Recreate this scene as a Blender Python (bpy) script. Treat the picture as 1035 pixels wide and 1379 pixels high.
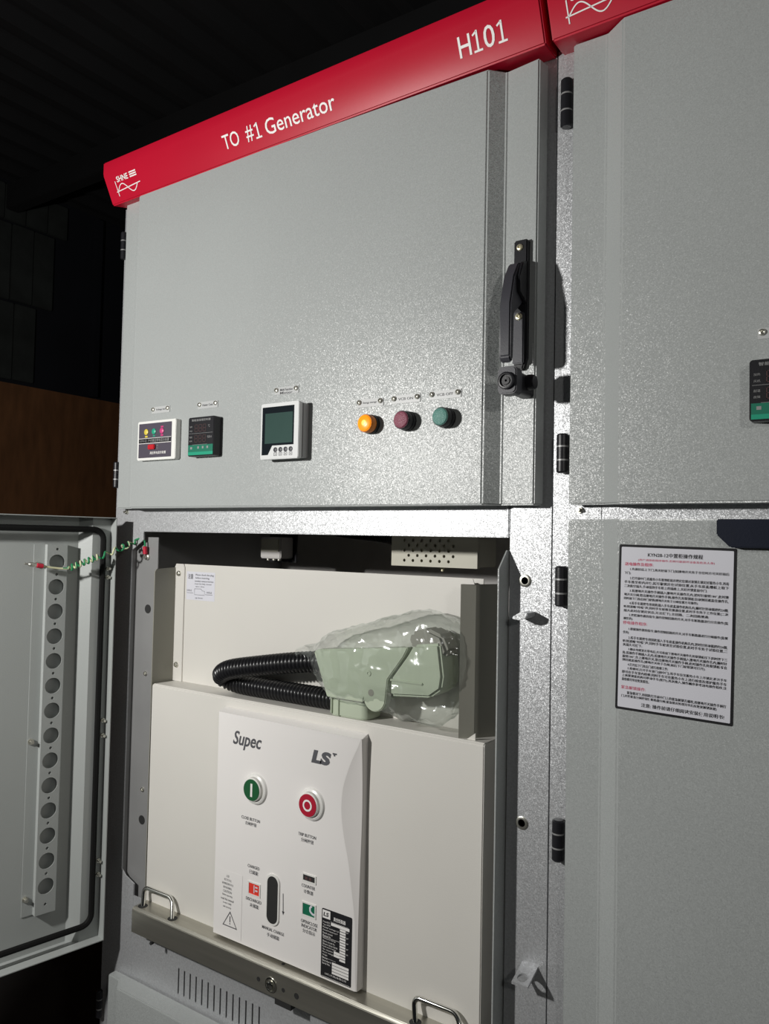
import bpy, bmesh, math, random
from mathutils import Vector, Matrix, noise
for o in list(bpy.data.objects): bpy.data.objects.remove(o)
SC = bpy.context.scene
COL = SC.collection
random.seed(7)

# ------------------------------------------------------------------ camera
cam_d = bpy.data.cameras.new('camera'); cam = bpy.data.objects.new('camera', cam_d); COL.objects.link(cam)
cam_d.sensor_fit = 'HORIZONTAL'; cam_d.sensor_width = 36.0; cam_d.lens = 36.0*1036/1035
cam_d.clip_start = 0.02; cam_d.clip_end = 60
yaw, pitch, roll = (math.radians(a) for a in (33.74, 2.04, 1.14))
fwd = Vector((-math.sin(yaw)*math.cos(pitch), math.cos(yaw)*math.cos(pitch), math.sin(pitch)))
rgt = Vector((math.cos(yaw), math.sin(yaw), 0)); upv = rgt.cross(fwd)
r2 = math.cos(roll)*rgt+math.sin(roll)*upv; u2 = -math.sin(roll)*rgt+math.cos(roll)*upv
M = Matrix((r2, u2, -fwd)).transposed().to_4x4(); M.translation = Vector((0, -1.0, 1.5))
cam.matrix_world = M
SC.camera = cam
# ------------------------------------------------------------------ world, lights, exposure
w = bpy.data.worlds.new('world'); SC.world = w; w.use_nodes = True
w.node_tree.nodes['Background'].inputs[0].default_value = (0.55, 0.6, 0.7, 1)
w.node_tree.nodes['Background'].inputs[1].default_value = 0.012
SC.view_settings.view_transform = 'Standard'; SC.view_settings.look = 'None'
SC.view_settings.exposure = 0.0; SC.view_settings.gamma = 1.0; SC.view_settings.use_curve_mapping = False
def lamp(name, loc, power, size, color):
    d = bpy.data.lights.new(name, 'POINT'); d.energy = power; d.shadow_soft_size = size; d.color = color
    o = bpy.data.objects.new(name, d); o.location = loc; COL.objects.link(o); return o
lamp('hand_torch_light', (-1.21, -1.22, 1.74), 63, 0.035, (1.0, 0.985, 0.95))
lamp('work_lamp_light', (0.75, -1.25, 1.95), 12, 0.06, (1.0, 0.98, 0.93))

# ------------------------------------------------------------------ materials
def mat(name, col, rough=0.5, metal=0.0, bump=0.0, bscale=300.0, var=0.0, vscale=20.0, emit=0.0, spec=0.5, coat=0.0, trans=0.0, vdetail=3.0, stretch=None, flake=0.0, fscale=700.0):
    m = bpy.data.materials.new(name); m.use_nodes = True
    nt = m.node_tree; b = nt.nodes['Principled BSDF']
    b.inputs['Base Color'].default_value = (*col, 1); b.inputs['Roughness'].default_value = rough
    b.inputs['Metallic'].default_value = metal; b.inputs['Specular IOR Level'].default_value = spec
    b.inputs['Coat Weight'].default_value = coat; b.inputs['Transmission Weight'].default_value = trans
    if emit:
        b.inputs['Emission Color'].default_value = (*col, 1); b.inputs['Emission Strength'].default_value = emit
    tc = nt.nodes.new('ShaderNodeTexCoord')
    src = tc.outputs['Object']
    if stretch:
        mp = nt.nodes.new('ShaderNodeMapping'); mp.inputs['Scale'].default_value = stretch
        nt.links.new(src, mp.inputs[0]); src = mp.outputs[0]
    if var:
        n = nt.nodes.new('ShaderNodeTexNoise'); n.inputs['Scale'].default_value = vscale; n.inputs['Detail'].default_value = vdetail
        r = nt.nodes.new('ShaderNodeValToRGB')
        r.color_ramp.elements[0].position = 0.3; r.color_ramp.elements[1].position = 0.7
        r.color_ramp.elements[0].color = (*[c*(1-var) for c in col], 1); r.color_ramp.elements[1].color = (*[min(1, c*(1+var)) for c in col], 1)
        nt.links.new(src, n.inputs['Vector']); nt.links.new(n.outputs[0], r.inputs[0]); nt.links.new(r.outputs[0], b.inputs['Base Color'])
    if bump:
        n = nt.nodes.new('ShaderNodeTexNoise'); n.inputs['Scale'].default_value = bscale; n.inputs['Detail'].default_value = 2.0
        bp = nt.nodes.new('ShaderNodeBump'); bp.inputs['Strength'].default_value = bump; bp.inputs['Distance'].default_value = 0.001
        nt.links.new(src, n.inputs['Vector']); nt.links.new(n.outputs[0], bp.inputs['Height']); nt.links.new(bp.outputs[0], b.inputs['Normal'])
    if flake:      # hammered powder coat / zinc spangle: every grain tilts its own way
        v = nt.nodes.new('ShaderNodeTexVoronoi'); v.inputs['Scale'].default_value = fscale; nt.links.new(src, v.inputs['Vector'])
        sb = nt.nodes.new('ShaderNodeVectorMath'); sb.operation = 'SUBTRACT'; sb.inputs[1].default_value = (.5, .5, .5); nt.links.new(v.outputs['Color'], sb.inputs[0])
        sc_ = nt.nodes.new('ShaderNodeVectorMath'); sc_.operation = 'SCALE'; sc_.inputs['Scale'].default_value = flake; nt.links.new(sb.outputs[0], sc_.inputs[0])
        ge = nt.nodes.new('ShaderNodeNewGeometry'); ad = nt.nodes.new('ShaderNodeVectorMath'); ad.operation = 'ADD'
        nt.links.new(ge.outputs['Normal'], ad.inputs[0]); nt.links.new(sc_.outputs[0], ad.inputs[1])
        no = nt.nodes.new('ShaderNodeVectorMath'); no.operation = 'NORMALIZE'; nt.links.new(ad.outputs[0], no.inputs[0]); nt.links.new(no.outputs[0], b.inputs['Normal'])
    return m
MT = {}
MT['paint'] = mat('grey_textured_paint', (0.40, 0.42, 0.415), 0.34, 0.0, 0, 620, 0.03, 3, spec=0.6, flake=0.25, fscale=950)
MT['zinc'] = mat('galvanised_sheet', (0.58, 0.59, 0.605), 0.46, 0.55, 0, 620, 0.10, 300, flake=0.27, fscale=950)
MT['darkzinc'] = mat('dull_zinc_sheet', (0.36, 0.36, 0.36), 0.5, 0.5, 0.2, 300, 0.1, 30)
MT['red'] = mat('red_gloss_paint', (0.50, 0.006, 0.028), 0.40, 0.0, 0.04, 90, 0.04, 6, spec=0.28)
MT['white_print'] = mat('white_print', (0.86, 0.84, 0.82), 0.5, var=0.02)
MT['black_print'] = mat('black_print', (0.018, 0.018, 0.02), 0.55, var=0.02, spec=0.2)
MT['grey_print'] = mat('dark_grey_print', (0.09, 0.09, 0.10), 0.5, var=0.02)
MT['red_print'] = mat('pink_red_print', (0.62, 0.05, 0.13), 0.5, var=0.02)
MT['black'] = mat('black_plastic', (0.014, 0.014, 0.017), 0.38, 0.0, 0.1, 500, 0.05, 40, spec=0.4)
MT['charcoal'] = mat('charcoal_plastic', (0.05, 0.05, 0.06), 0.45, 0.0, 0.1, 500, 0.05, 40)
MT['latch'] = mat('dark_blue_black_plastic', (0.009, 0.012, 0.024), 0.5, 0.0, 0.1, 400, 0.05, 30, spec=0.2)
MT['rubber'] = mat('black_rubber', (0.008, 0.008, 0.008), 0.7, 0.0, 0.1, 300, 0.05, 40, spec=0.15)
MT['conduit'] = mat('black_corrugated_plastic', (0.012, 0.012, 0.014), 0.3, 0.0, 0, 300, 0.05, 40)
MT['screw'] = mat('bright_screw_steel', (0.68, 0.67, 0.6), 0.3, 0.9, 0, 300, 0.05, 200)
MT['brass'] = mat('yellow_zinc_screw', (0.75, 0.70, 0.50), 0.35, 0.7, 0, 300, 0.05, 200)
MT['chrome'] = mat('chrome', (0.72, 0.72, 0.68), 0.14, 1.0, 0, 300, 0.03, 100)
MT['cream'] = mat('cream_paint', (0.70, 0.68, 0.635), 0.45, 0.0, 0.12, 500, 0.02, 4)
MT['olive'] = mat('beige_grey_sheet', (0.28, 0.275, 0.235), 0.5, 0.0, 0.1, 400, 0.03, 8)
MT['plate'] = mat('white_moulded_plastic', (0.86, 0.835, 0.815), 0.38, 0.0, 0.03, 300, 0.01, 5)
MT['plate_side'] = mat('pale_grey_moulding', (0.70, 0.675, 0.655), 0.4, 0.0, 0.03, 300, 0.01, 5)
MT['tray'] = mat('brushed_steel', (0.46, 0.445, 0.39), 0.33, 0.85, 0.15, 260, 0.12, 60, stretch=(0.06, 1, 1))
MT['plug'] = mat('pale_green_plastic', (0.47, 0.53, 0.41), 0.45, 0.0, 0.05, 200, 0.02, 20)
MT['device'] = mat('ivory_plastic', (0.62, 0.60, 0.50), 0.5, 0.0, 0.05, 200, 0.02, 20)
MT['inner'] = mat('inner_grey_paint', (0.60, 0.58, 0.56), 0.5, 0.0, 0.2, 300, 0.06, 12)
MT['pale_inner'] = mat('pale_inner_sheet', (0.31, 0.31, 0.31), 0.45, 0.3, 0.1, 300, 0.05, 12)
MT['inpaint'] = mat('smooth_grey_paint', (0.38, 0.40, 0.39), 0.42, 0.0, 0.15, 420, 0.03, 3)
MT['meter'] = mat('light_grey_bezel', (0.70, 0.71, 0.71), 0.4, 0.0, 0.02, 200, 0.01, 20)
MT['meter_side'] = mat('mid_grey_plastic', (0.40, 0.40, 0.40), 0.45, var=0.03)
MT['lcd_frame'] = mat('dark_screen_glass', (0.012, 0.016, 0.02), 0.12, var=0.03)
MT['lcd'] = mat('grey_green_lcd', (0.045, 0.085, 0.075), 0.16, var=0.08, vscale=12)
MT['status'] = mat('dark_mauve_panel', (0.085, 0.075, 0.10), 0.4, var=0.03)
MT['white_bezel'] = mat('white_bezel', (0.82, 0.82, 0.79), 0.4, var=0.02)
MT['yellow'] = mat('yellow_dot', (0.72, 0.58, 0.08), 0.4, var=0.03)
MT['green'] = mat('green_dot', (0.02, 0.36, 0.22), 0.4, var=0.03)
MT['pink'] = mat('magenta_dot', (0.62, 0.06, 0.22), 0.4, var=0.03)
MT['redbtn'] = mat('red_button', (0.55, 0.02, 0.03), 0.35, var=0.03)
MT['teal'] = mat('teal_green_band', (0.01, 0.17, 0.105), 0.4, var=0.03)
MT['teal_light'] = mat('bright_teal_band', (0.015, 0.33, 0.20), 0.4, var=0.03)
MT['seg'] = mat('unlit_led_segment', (0.10, 0.055, 0.055), 0.35, var=0.05)
MT['dim'] = mat('dim_grey_print', (0.28, 0.28, 0.28), 0.5, var=0.03)
MT['amber'] = mat('lit_amber_lens', (1.0, 0.30, 0.01), 0.25, emit=0.55, var=0.02)
MT['amber_hot'] = mat('amber_lamp_core', (1.0, 0.40, 0.04), 0.3, emit=1.3)
MT['amber_ring'] = mat('amber_skirt', (0.75, 0.22, 0.01), 0.3, var=0.03)
MT['mauve'] = mat('dull_red_lens', (0.26, 0.06, 0.10), 0.35, 0, 0.7, 900, 0.1, 600)
MT['seagreen'] = mat('dull_green_lens', (0.10, 0.27, 0.23), 0.35, 0, 0.7, 900, 0.1, 600)
MT['btn_green'] = mat('green_push_button', (0.012, 0.10, 0.035), 0.35, var=0.03)
MT['btn_red'] = mat('crimson_push_button', (0.42, 0.012, 0.035), 0.35, var=0.03)
MT['btn_white'] = mat('white_button_ring', (0.80, 0.79, 0.76), 0.3, var=0.01)
MT['ind_red'] = mat('red_flag', (0.80, 0.055, 0.035), 0.4, var=0.05)
MT['ind_green'] = mat('green_flag', (0.01, 0.15, 0.08), 0.4, var=0.05)
MT['dark'] = mat('dark_cavity', (0.02, 0.02, 0.02), 0.7, var=0.05)
MT['paper'] = mat('white_paper_label', (0.70, 0.70, 0.76), 0.5, var=0.01)
MT['clear_label'] = mat('translucent_label', (0.52, 0.53, 0.53), 0.35, var=0.02)
MT['wire_green'] = mat('green_wire', (0.02, 0.26, 0.10), 0.4, var=0.05)
MT['wire_yellow'] = mat('yellow_wire', (0.70, 0.70, 0.45), 0.4, var=0.05)
MT['lug'] = mat('red_lug_sleeve', (0.55, 0.02, 0.05), 0.4, var=0.05)
MT['ceil'] = mat('dark_corrugated_roof', (0.008, 0.008, 0.009), 0.85, var=0.2, vscale=4)
MT['block'] = mat('dark_weathered_board', (0.028, 0.032, 0.030), 0.9, 0, 0.4, 60, 0.3, 8)
MT['wallblack'] = mat('black_sheet_wall', (0.006, 0.007, 0.012), 0.8, var=0.2, vscale=4)
MT['wood'] = mat('brown_plywood', (0.20, 0.085, 0.032), 0.7, 0, 0.3, 40, 0.22, 9, vdetail=8, stretch=(1, 2.5, 0.6))
MT['floor'] = mat('dark_concrete_floor', (0.05, 0.048, 0.045), 0.85, 0, 0.3, 30, 0.2, 6)
# two-colour wire and clear crumpled film
def film():
    m = bpy.data.materials.new('clear_plastic_film'); m.use_nodes = True; nt = m.node_tree
    nt.nodes.remove(nt.nodes['Principled BSDF']); out = nt.nodes['Material Output']
    t = nt.nodes.new('ShaderNodeBsdfTransparent'); t.inputs[0].default_value = (0.95, 0.965, 0.955, 1)
    g = nt.nodes.new('ShaderNodeBsdfGlossy'); g.inputs['Roughness'].default_value = 0.13; g.inputs[0].default_value = (0.95, 0.97, 0.97, 1)
    d = nt.nodes.new('ShaderNodeBsdfDiffuse'); d.inputs[0].default_value = (0.6, 0.63, 0.6, 1)
    lw = nt.nodes.new('ShaderNodeLayerWeight'); lw.inputs[0].default_value = 0.25
    mr = nt.nodes.new('ShaderNodeMapRange'); mr.inputs['To Min'].default_value = 0.035; mr.inputs['To Max'].default_value = 0.6
    n = nt.nodes.new('ShaderNodeTexNoise'); n.noise_type = 'RIDGED_MULTIFRACTAL'; n.inputs['Scale'].default_value = 30; n.inputs['Detail'].default_value = 2.5
    bp = nt.nodes.new('ShaderNodeBump'); bp.inputs['Strength'].default_value = 0.5; bp.inputs['Distance'].default_value = 0.010
    tc = nt.nodes.new('ShaderNodeTexCoord'); mp = nt.nodes.new('ShaderNodeMapping'); mp.inputs['Rotation'].default_value = (0, math.radians(25), 0); mp.inputs['Scale'].default_value = (.3, 1, 1.5); nt.links.new(tc.outputs['Object'], mp.inputs[0]); nt.links.new(mp.outputs[0], n.inputs['Vector'])
    nt.links.new(n.outputs[0], bp.inputs['Height'])
    for q in (g, d): nt.links.new(bp.outputs[0], q.inputs['Normal'])
    nt.links.new(bp.outputs[0], lw.inputs['Normal']); nt.links.new(lw.outputs['Facing'], mr.inputs[0])
    mx = nt.nodes.new('ShaderNodeMixShader'); mx2 = nt.nodes.new('ShaderNodeMixShader'); mx2.inputs[0].default_value = 0.05
    nt.links.new(mr.outputs[0], mx.inputs[0]); nt.links.new(t.outputs[0], mx.inputs[1]); nt.links.new(g.outputs[0], mx.inputs[2])
    nt.links.new(mx.outputs[0], mx2.inputs[1]); nt.links.new(d.outputs[0], mx2.inputs[2])
    nt.links.new(mx2.outputs[0], out.inputs[0]); return m
MT['film'] = film()

# ------------------------------------------------------------------ helpers
def tag(o, label=None, cat=None, group=None, kind=None):
    if label: o['label'] = label
    if cat: o['category'] = cat
    if group: o['group'] = group
    if kind: o['kind'] = kind
    return o
def thing(name, label, cat, loc, group=None):
    e = bpy.data.objects.new(name, None); e.empty_display_size = 0.05; e.location = loc; COL.objects.link(e)
    e['_loc'] = 0; del e['_loc']
    return tag(e, label, cat, group)
def link(name, me, m, parent=None, smooth=False):
    o = bpy.data.objects.new(name, me); COL.objects.link(o)
    for q in (m if isinstance(m, (list, tuple)) else [m]): me.materials.append(MT[q])
    if smooth:
        me.polygons.foreach_set('use_smooth', [True]*len(me.polygons))
        try: me.set_sharp_from_angle(angle=math.radians(35))
        except Exception: pass
    if parent:
        o.parent = parent
        if parent.type == 'EMPTY': o.matrix_parent_inverse = Matrix.Translation(-Vector(parent.location))
    return o
def bm2(name, bm, m, parent=None, smooth=False):
    bmesh.ops.recalc_face_normals(bm, faces=bm.faces)
    me = bpy.data.meshes.new(name); bm.to_mesh(me); bm.free()
    return link(name, me, m, parent, smooth)
def raw(name, vs, fs, m, parent=None, smooth=False, recalc=True):
    bm = bmesh.new(); V = [bm.verts.new(v) for v in vs]
    for f in fs:
        try: bm.faces.new([V[i] for i in f])
        except ValueError: pass
    return bm2(name, bm, m, parent, smooth)
def bevel(bm, r, seg=2, ang=0.5):
    if r: bmesh.ops.bevel(bm, geom=[e for e in bm.edges if len(e.link_faces) == 2 and e.calc_face_angle(0) > ang], offset=r, segments=seg, affect='EDGES', clamp_overlap=True)
def box(name, x0, x1, y0, y1, z0, z1, m, parent=None, r=0.0):
    bm = bmesh.new()
    bmesh.ops.create_cube(bm, size=1, matrix=Matrix.Translation(((x0+x1)/2, (y0+y1)/2, (z0+z1)/2)) @ Matrix.Diagonal((abs(x1-x0), abs(y1-y0), abs(z1-z0), 1)))
    bevel(bm, r); return bm2(name, bm, m, parent, bool(r))
def prism(name, poly, axis, a, b, m, parent=None, r=0.0):
    """polygon extruded: axis 'y' -> poly is (x,z); 'z' -> (x,y); 'x' -> (y,z)"""
    f = {'y': lambda p, t: (p[0], t, p[1]), 'z': lambda p, t: (p[0], p[1], t), 'x': lambda p, t: (t, p[0], p[1])}[axis]
    bm = bmesh.new(); A = [bm.verts.new(f(p, a)) for p in poly]; B = [bm.verts.new(f(p, b)) for p in poly]; n = len(poly)
    bm.faces.new(A); bm.faces.new(B[::-1])
    for i in range(n): bm.faces.new((A[i], A[(i+1) % n], B[(i+1) % n], B[i]))
    bmesh.ops.recalc_face_normals(bm, faces=bm.faces)
    bevel(bm, r); return bm2(name, bm, m, parent, bool(r))
def rrect(x0, x1, z0, z1, r, n=5):
    P = []
    for cx, cz, a0 in ((x1-r, z1-r, 0), (x0+r, z1-r, 90), (x0+r, z0+r, 180), (x1-r, z0+r, 270)):
        for i in range(n+1):
            a = math.radians(a0+90*i/n); P.append((cx+r*math.cos(a), cz+r*math.sin(a)))
    return P
def frame_for(d):
    d = d.normalized(); a = Vector((0, 0, 1)) if abs(d.z) < 0.9 else Vector((1, 0, 0))
    s = d.cross(a).normalized(); return s, s.cross(d).normalized()
def lathe(name, c, prof, m, parent=None, axis=(0, -1, 0), seg=28, smooth=True):
    """prof: (radius, distance along axis)"""
    c = Vector(c); ax = Vector(axis).normalized(); s, t = frame_for(ax); bm = bmesh.new(); rings = []
    for r_, h in prof:
        if r_ < 1e-6: rings.append([bm.verts.new(c+ax*h)])
        else: rings.append([bm.verts.new(c+ax*h+(s*math.cos(k*math.tau/seg)+t*math.sin(k*math.tau/seg))*r_) for k in range(seg)])
    for A, B in zip(rings, rings[1:]):
        for k in range(seg):
            k2 = (k+1) % seg
            if len(A) == 1 and len(B) == 1: continue
            if len(A) == 1: bm.faces.new((A[0], B[k], B[k2]))
            elif len(B) == 1: bm.faces.new((A[k], B[0], A[k2]))
            else: bm.faces.new((A[k], B[k], B[k2], A[k2]))
    for R_ in (rings[0], rings[-1]):
        if len(R_) > 2: bm.faces.new(R_)
    return bm2(name, bm, m, parent, smooth)
def tube_bm(bm, pts, rad, seg=10, cap=True):
    pts = [Vector(p) for p in pts]; n = len(pts); rings = []; s = None
    for i, p in enumerate(pts):
        d = (pts[min(i+1, n-1)]-pts[max(i-1, 0)]).normalized()
        if s is None: s, _ = frame_for(d)
        s = (s-d*s.dot(d)).normalized(); t = d.cross(s)
        r_ = rad[i] if isinstance(rad, (list, tuple)) else rad
        rings.append([bm.verts.new(p+(s*math.cos(k*math.tau/seg)+t*math.sin(k*math.tau/seg))*r_) for k in range(seg)])
    for A, B in zip(rings, rings[1:]):
        for k in range(seg): bm.faces.new((A[k], B[k], B[(k+1) % seg], A[(k+1) % seg]))
    if cap: bm.faces.new(rings[0]); bm.faces.new(rings[-1][::-1])
def tube(name, pts, rad, m, parent=None, seg=10):
    bm = bmesh.new(); tube_bm(bm, pts, rad, seg); return bm2(name, bm, m, parent, True)
def spline(ctrl, n):
    """Catmull-Rom through control points, resampled evenly to n points"""
    P = [Vector(c) for c in ctrl]; P = [P[0]*2-P[1]]+P+[P[-1]*2-P[-2]]; out = []
    for i in range(1, len(P)-2):
        for k in range(24):
            t = k/24; a, b, c, d = P[i-1:i+3]
            out.append(0.5*((2*b)+(c-a)*t+(2*a-5*b+4*c-d)*t*t+(3*b-a-3*c+d)*t**3))
    out.append(P[-2]); L = [0]
    for a, b in zip(out, out[1:]): L.append(L[-1]+(b-a).length)
    res = []; j = 0
    for i in range(n):
        s = L[-1]*i/(n-1)
        while j < len(L)-2 and L[j+1] < s: j += 1
        t = (s-L[j])/max(1e-9, L[j+1]-L[j]); res.append(out[j].lerp(out[j+1], min(1, t)))
    return res, L[-1]
def arc_path(pts, r, n=5):
    """polyline with rounded corners"""
    P = [Vector(p) for p in pts]; out = [P[0]]
    for a, b, c in zip(P, P[1:], P[2:]):
        p = b+(a-b).normalized()*r; q = b+(c-b).normalized()*r
        for i in range(n+1):
            t = i/n; out.append(p*(1-t)**2+b*2*t*(1-t)+q*t*t)
    out.append(P[-1]); return out
def mapY(y): return lambda u, v: (u, y, v)
def text_faces(body, bold=0.0, shear=0.0, res=3):
    c = bpy.data.curves.new('t', 'FONT'); c.body = body; c.offset = bold; c.shear = shear; c.resolution_u = res
    o = bpy.data.objects.new('t', c); COL.objects.link(o)
    dg = bpy.context.evaluated_depsgraph_get(); me = bpy.data.meshes.new_from_object(o.evaluated_get(dg))
    V = [(v.co.x, v.co.y) for v in me.vertices]; F = [list(p.vertices) for p in me.polygons]
    bpy.data.objects.remove(o); bpy.data.curves.remove(c); bpy.data.meshes.remove(me)
    return V, F
def lettering(name, items, mp, m, parent):
    """items: (body, u0, u1 or None, v0, v1, opts) placed on the surface map mp; v0..v1 is the box of the inked glyphs"""
    last = None
    for it in items:
        body, u0, u1, v0, v1 = it[:5]; o = it[5] if len(it) > 5 else {}
        V, F = text_faces(body, o.get('bold', 0), o.get('shear', 0), o.get('res', 3))
        if not V: continue
        xa, xb = min(p[0] for p in V), max(p[0] for p in V); ya, yb = min(p[1] for p in V), max(p[1] for p in V)
        sv = (v1-v0)/(yb-ya)
        if u1 is None: su = sv*o.get('cond', 1.0); U0 = u0-(xb-xa)*su/2 if o.get('centre') else u0
        else: su = (u1-u0)/(xb-xa); U0 = u0
        me = bpy.data.meshes.new(name); me.from_pydata([mp(U0+(x-xa)*su, v0+(y-ya)*sv) for x, y in V], [], F); me.update()
        last = link(name, me, m, parent)
    return last
def ribbon_data(pts, wd, mp, VS, FS, closed=False):
    n = len(pts); k = len(VS)
    for i in range(n):
        a = Vector(pts[(i-1) % n] if closed or i else pts[0]); b = Vector(pts[(i+1) % n] if closed or i < n-1 else pts[-1])
        d = (b-a).normalized(); p = Vector(pts[i]); q = Vector((-d.y, d.x))*wd/2
        VS += [mp(*(p+q)), mp(*(p-q))]
    for i in range(n if closed else n-1):
        j = (i+1) % n; FS.append([k+2*i, k+2*i+1, k+2*j+1, k+2*j])
def ribbons(name, lines, wd, mp, m, parent):
    VS, FS = [], []
    for L in lines: ribbon_data(L, wd, mp, VS, FS)
    me = bpy.data.meshes.new(name); me.from_pydata(VS, [], FS); me.update(); return link(name, me, m, parent)
def quads(name, rects, mp, m, parent):
    last = None
    for (a, b, c, d) in rects:
        me = bpy.data.meshes.new(name); me.from_pydata([mp(a, c), mp(b, c), mp(b, d), mp(a, d)], [], [[0, 1, 2, 3]]); me.update(); last = link(name, me, m, parent)
    return last
def slot_panel(name, x0, x1, z0, z1, y0, y1, holes, m, parent):
    """sheet with rectangular through-holes (x0,x1,z0,z1)"""
    xs = sorted({x0, x1, *[h[0] for h in holes], *[h[1] for h in holes]}); zs = sorted({z0, z1, *[h[2] for h in holes], *[h[3] for h in holes]})
    bm = bmesh.new(); vd = {}
    def v(i, j, k):
        if (i, j, k) not in vd: vd[i, j, k] = bm.verts.new((xs[i], (y0, y1)[k], zs[j]))
        return vd[i, j, k]
    def solid(i, j):
        if not (0 <= i < len(xs)-1 and 0 <= j < len(zs)-1): return False
        cx, cz = (xs[i]+xs[i+1])/2, (zs[j]+zs[j+1])/2
        return not any(h[0] < cx < h[1] and h[2] < cz < h[3] for h in holes)
    for i in range(len(xs)-1):
        for j in range(len(zs)-1):
            if not solid(i, j): continue
            bm.faces.new((v(i, j, 0), v(i+1, j, 0), v(i+1, j+1, 0), v(i, j+1, 0))); bm.faces.new((v(i, j, 1), v(i, j+1, 1), v(i+1, j+1, 1), v(i+1, j, 1)))
            for di, dj, e in ((-1, 0, ((i, j), (i, j+1))), (1, 0, ((i+1, j), (i+1, j+1))), (0, -1, ((i, j), (i+1, j))), (0, 1, ((i, j+1), (i+1, j+1)))):
                if not solid(i+di, j+dj):
                    (a, b), (c, d) = e; bm.faces.new((v(a, b, 0), v(c, d, 0), v(c, d, 1), v(a, b, 1)))
    return bm2(name, bm, m, parent)
def hole_plate(name, us, vs, holes, thick, mp, m, parent, seg=20):
    """sheet over the grid us x vs; holes {(i,j): (cu,cv,r)}; mp(u,v,w) -> point"""
    bm = bmesh.new()
    for i in range(len(us)-1):
        for j in range(len(vs)-1):
            a, b, c, d = us[i], us[i+1], vs[j], vs[j+1]
            if (i, j) in holes:
                cu, cv, r_ = holes[i, j]; sq, ci = [], []
                for k in range(seg):
                    t = math.tau*(k+0.5)/seg; x, y = math.cos(t), math.sin(t)
                    q = min((((b if x > 0 else a)-cu)/x), (((d if y > 0 else c)-cv)/y))
                    sq.append((cu+x*q, cv+y*q)); ci.append((cu+x*r_, cv+y*r_))
                for wv in (0, thick):
                    S = [bm.verts.new(mp(*p, wv)) for p in sq]; K = [bm.verts.new(mp(*p, wv)) for p in ci]
                    for k in range(seg): bm.faces.new((S[k], S[(k+1) % seg], K[(k+1) % seg], K[k]))
                    corners = [(a, c), (b, c), (b, d), (a, d)]
                    for (x, y) in corners:
                        for k in range(seg):
                            p, q = sq[k], sq[(k+1) % seg]
                            if abs(p[0]-q[0]) > 1e-9 and abs(p[1]-q[1]) > 1e-9 and ((abs(p[0]-x) < 1e-7 and abs(q[1]-y) < 1e-7) or (abs(p[1]-y) < 1e-7 and abs(q[0]-x) < 1e-7)):
                                bm.faces.new((S[k], bm.verts.new(mp(x, y, wv)), S[(k+1) % seg]))
                    if wv == 0: K0 = K
                for k in range(seg): bm.faces.new((K0[k], K0[(k+1) % seg], K[(k+1) % seg], K[k]))
            else:
                for wv in (0, thick): bm.faces.new([bm.verts.new(mp(x, y, wv)) for x, y in ((a, c), (b, c), (b, d), (a, d))])
    a, b, c, d = us[0], us[-1], vs[0], vs[-1]
    for p, q in (((a, c), (b, c)), ((b, c), (b, d)), ((b, d), (a, d)), ((a, d), (a, c))):
        bm.faces.new([bm.verts.new(mp(*p, 0)), bm.verts.new(mp(*q, 0)), bm.verts.new(mp(*q, thick)), bm.verts.new(mp(*p, thick))])
    bmesh.ops.remove_doubles(bm, verts=bm.verts, dist=1e-6)
    return bm2(name, bm, m, parent)
def screw(name, c, r_, parent, m='screw', axis=(0, -1, 0), h=0.003):
    """pan head with a cross recess"""
    c = Vector(c); ax = Vector(axis).normalized(); s, t = frame_for(ax); bm = bmesh.new()
    prof = [(1.0, 0), (1.0, .45*h), (.8, .85*h), (.45, h)]; rings = []
    for rr, hh in prof: rings.append([bm.verts.new(c+ax*hh+(s*math.cos(k*math.tau/16)+t*math.sin(k*math.tau/16))*r_*rr) for k in range(16)])
    for A, B in zip(rings, rings[1:]):
        for k in range(16): bm.faces.new((A[k], B[k], B[(k+1) % 16], A[(k+1) % 16]))
    star = [bm.verts.new(c+ax*(h*.45 if k % 4 else h*.5)+(s*math.cos(k*math.tau/16)+t*math.sin(k*math.tau/16))*r_*(.42 if k % 4 == 0 else .14)) for k in range(16)]
    for k in range(16): bm.faces.new((rings[-1][k], star[k], star[(k+1) % 16], rings[-1][(k+1) % 16]))
    bm.faces.new(star)
    return bm2(name, bm, m, parent, False)
def hinge(parent, x, y, z0, z1, r_=0.0078):
    """three black knuckles with two bright washers"""
    h = (z1-z0); g = 0.0022; k = (h-2*g)/3
    pr = []
    body = lathe('hinge', (x, y, z0), [(0, 0), (r_*.75, 0), (r_, .002), (r_, k), (r_*.8, k), (r_*.8, k+g), (r_, k+g), (r_, 2*k+g), (r_*.8, 2*k+g), (r_*.8, 2*k+2*g), (r_, 2*k+2*g), (r_, h-.002), (r_*.75, h), (0, h)], 'black', parent, axis=(0, 0, 1), seg=18)
    if parent.type == 'EMPTY':
        for q in (k, 2*k+g):
            lathe('hinge_washer', (x, y, z0+q), [(r_*.8, 0), (r_*.99, 0), (r_*.99, g), (r_*.8, g)], 'darkzinc', body, axis=(0, 0, 1), seg=18)
    return body

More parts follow.
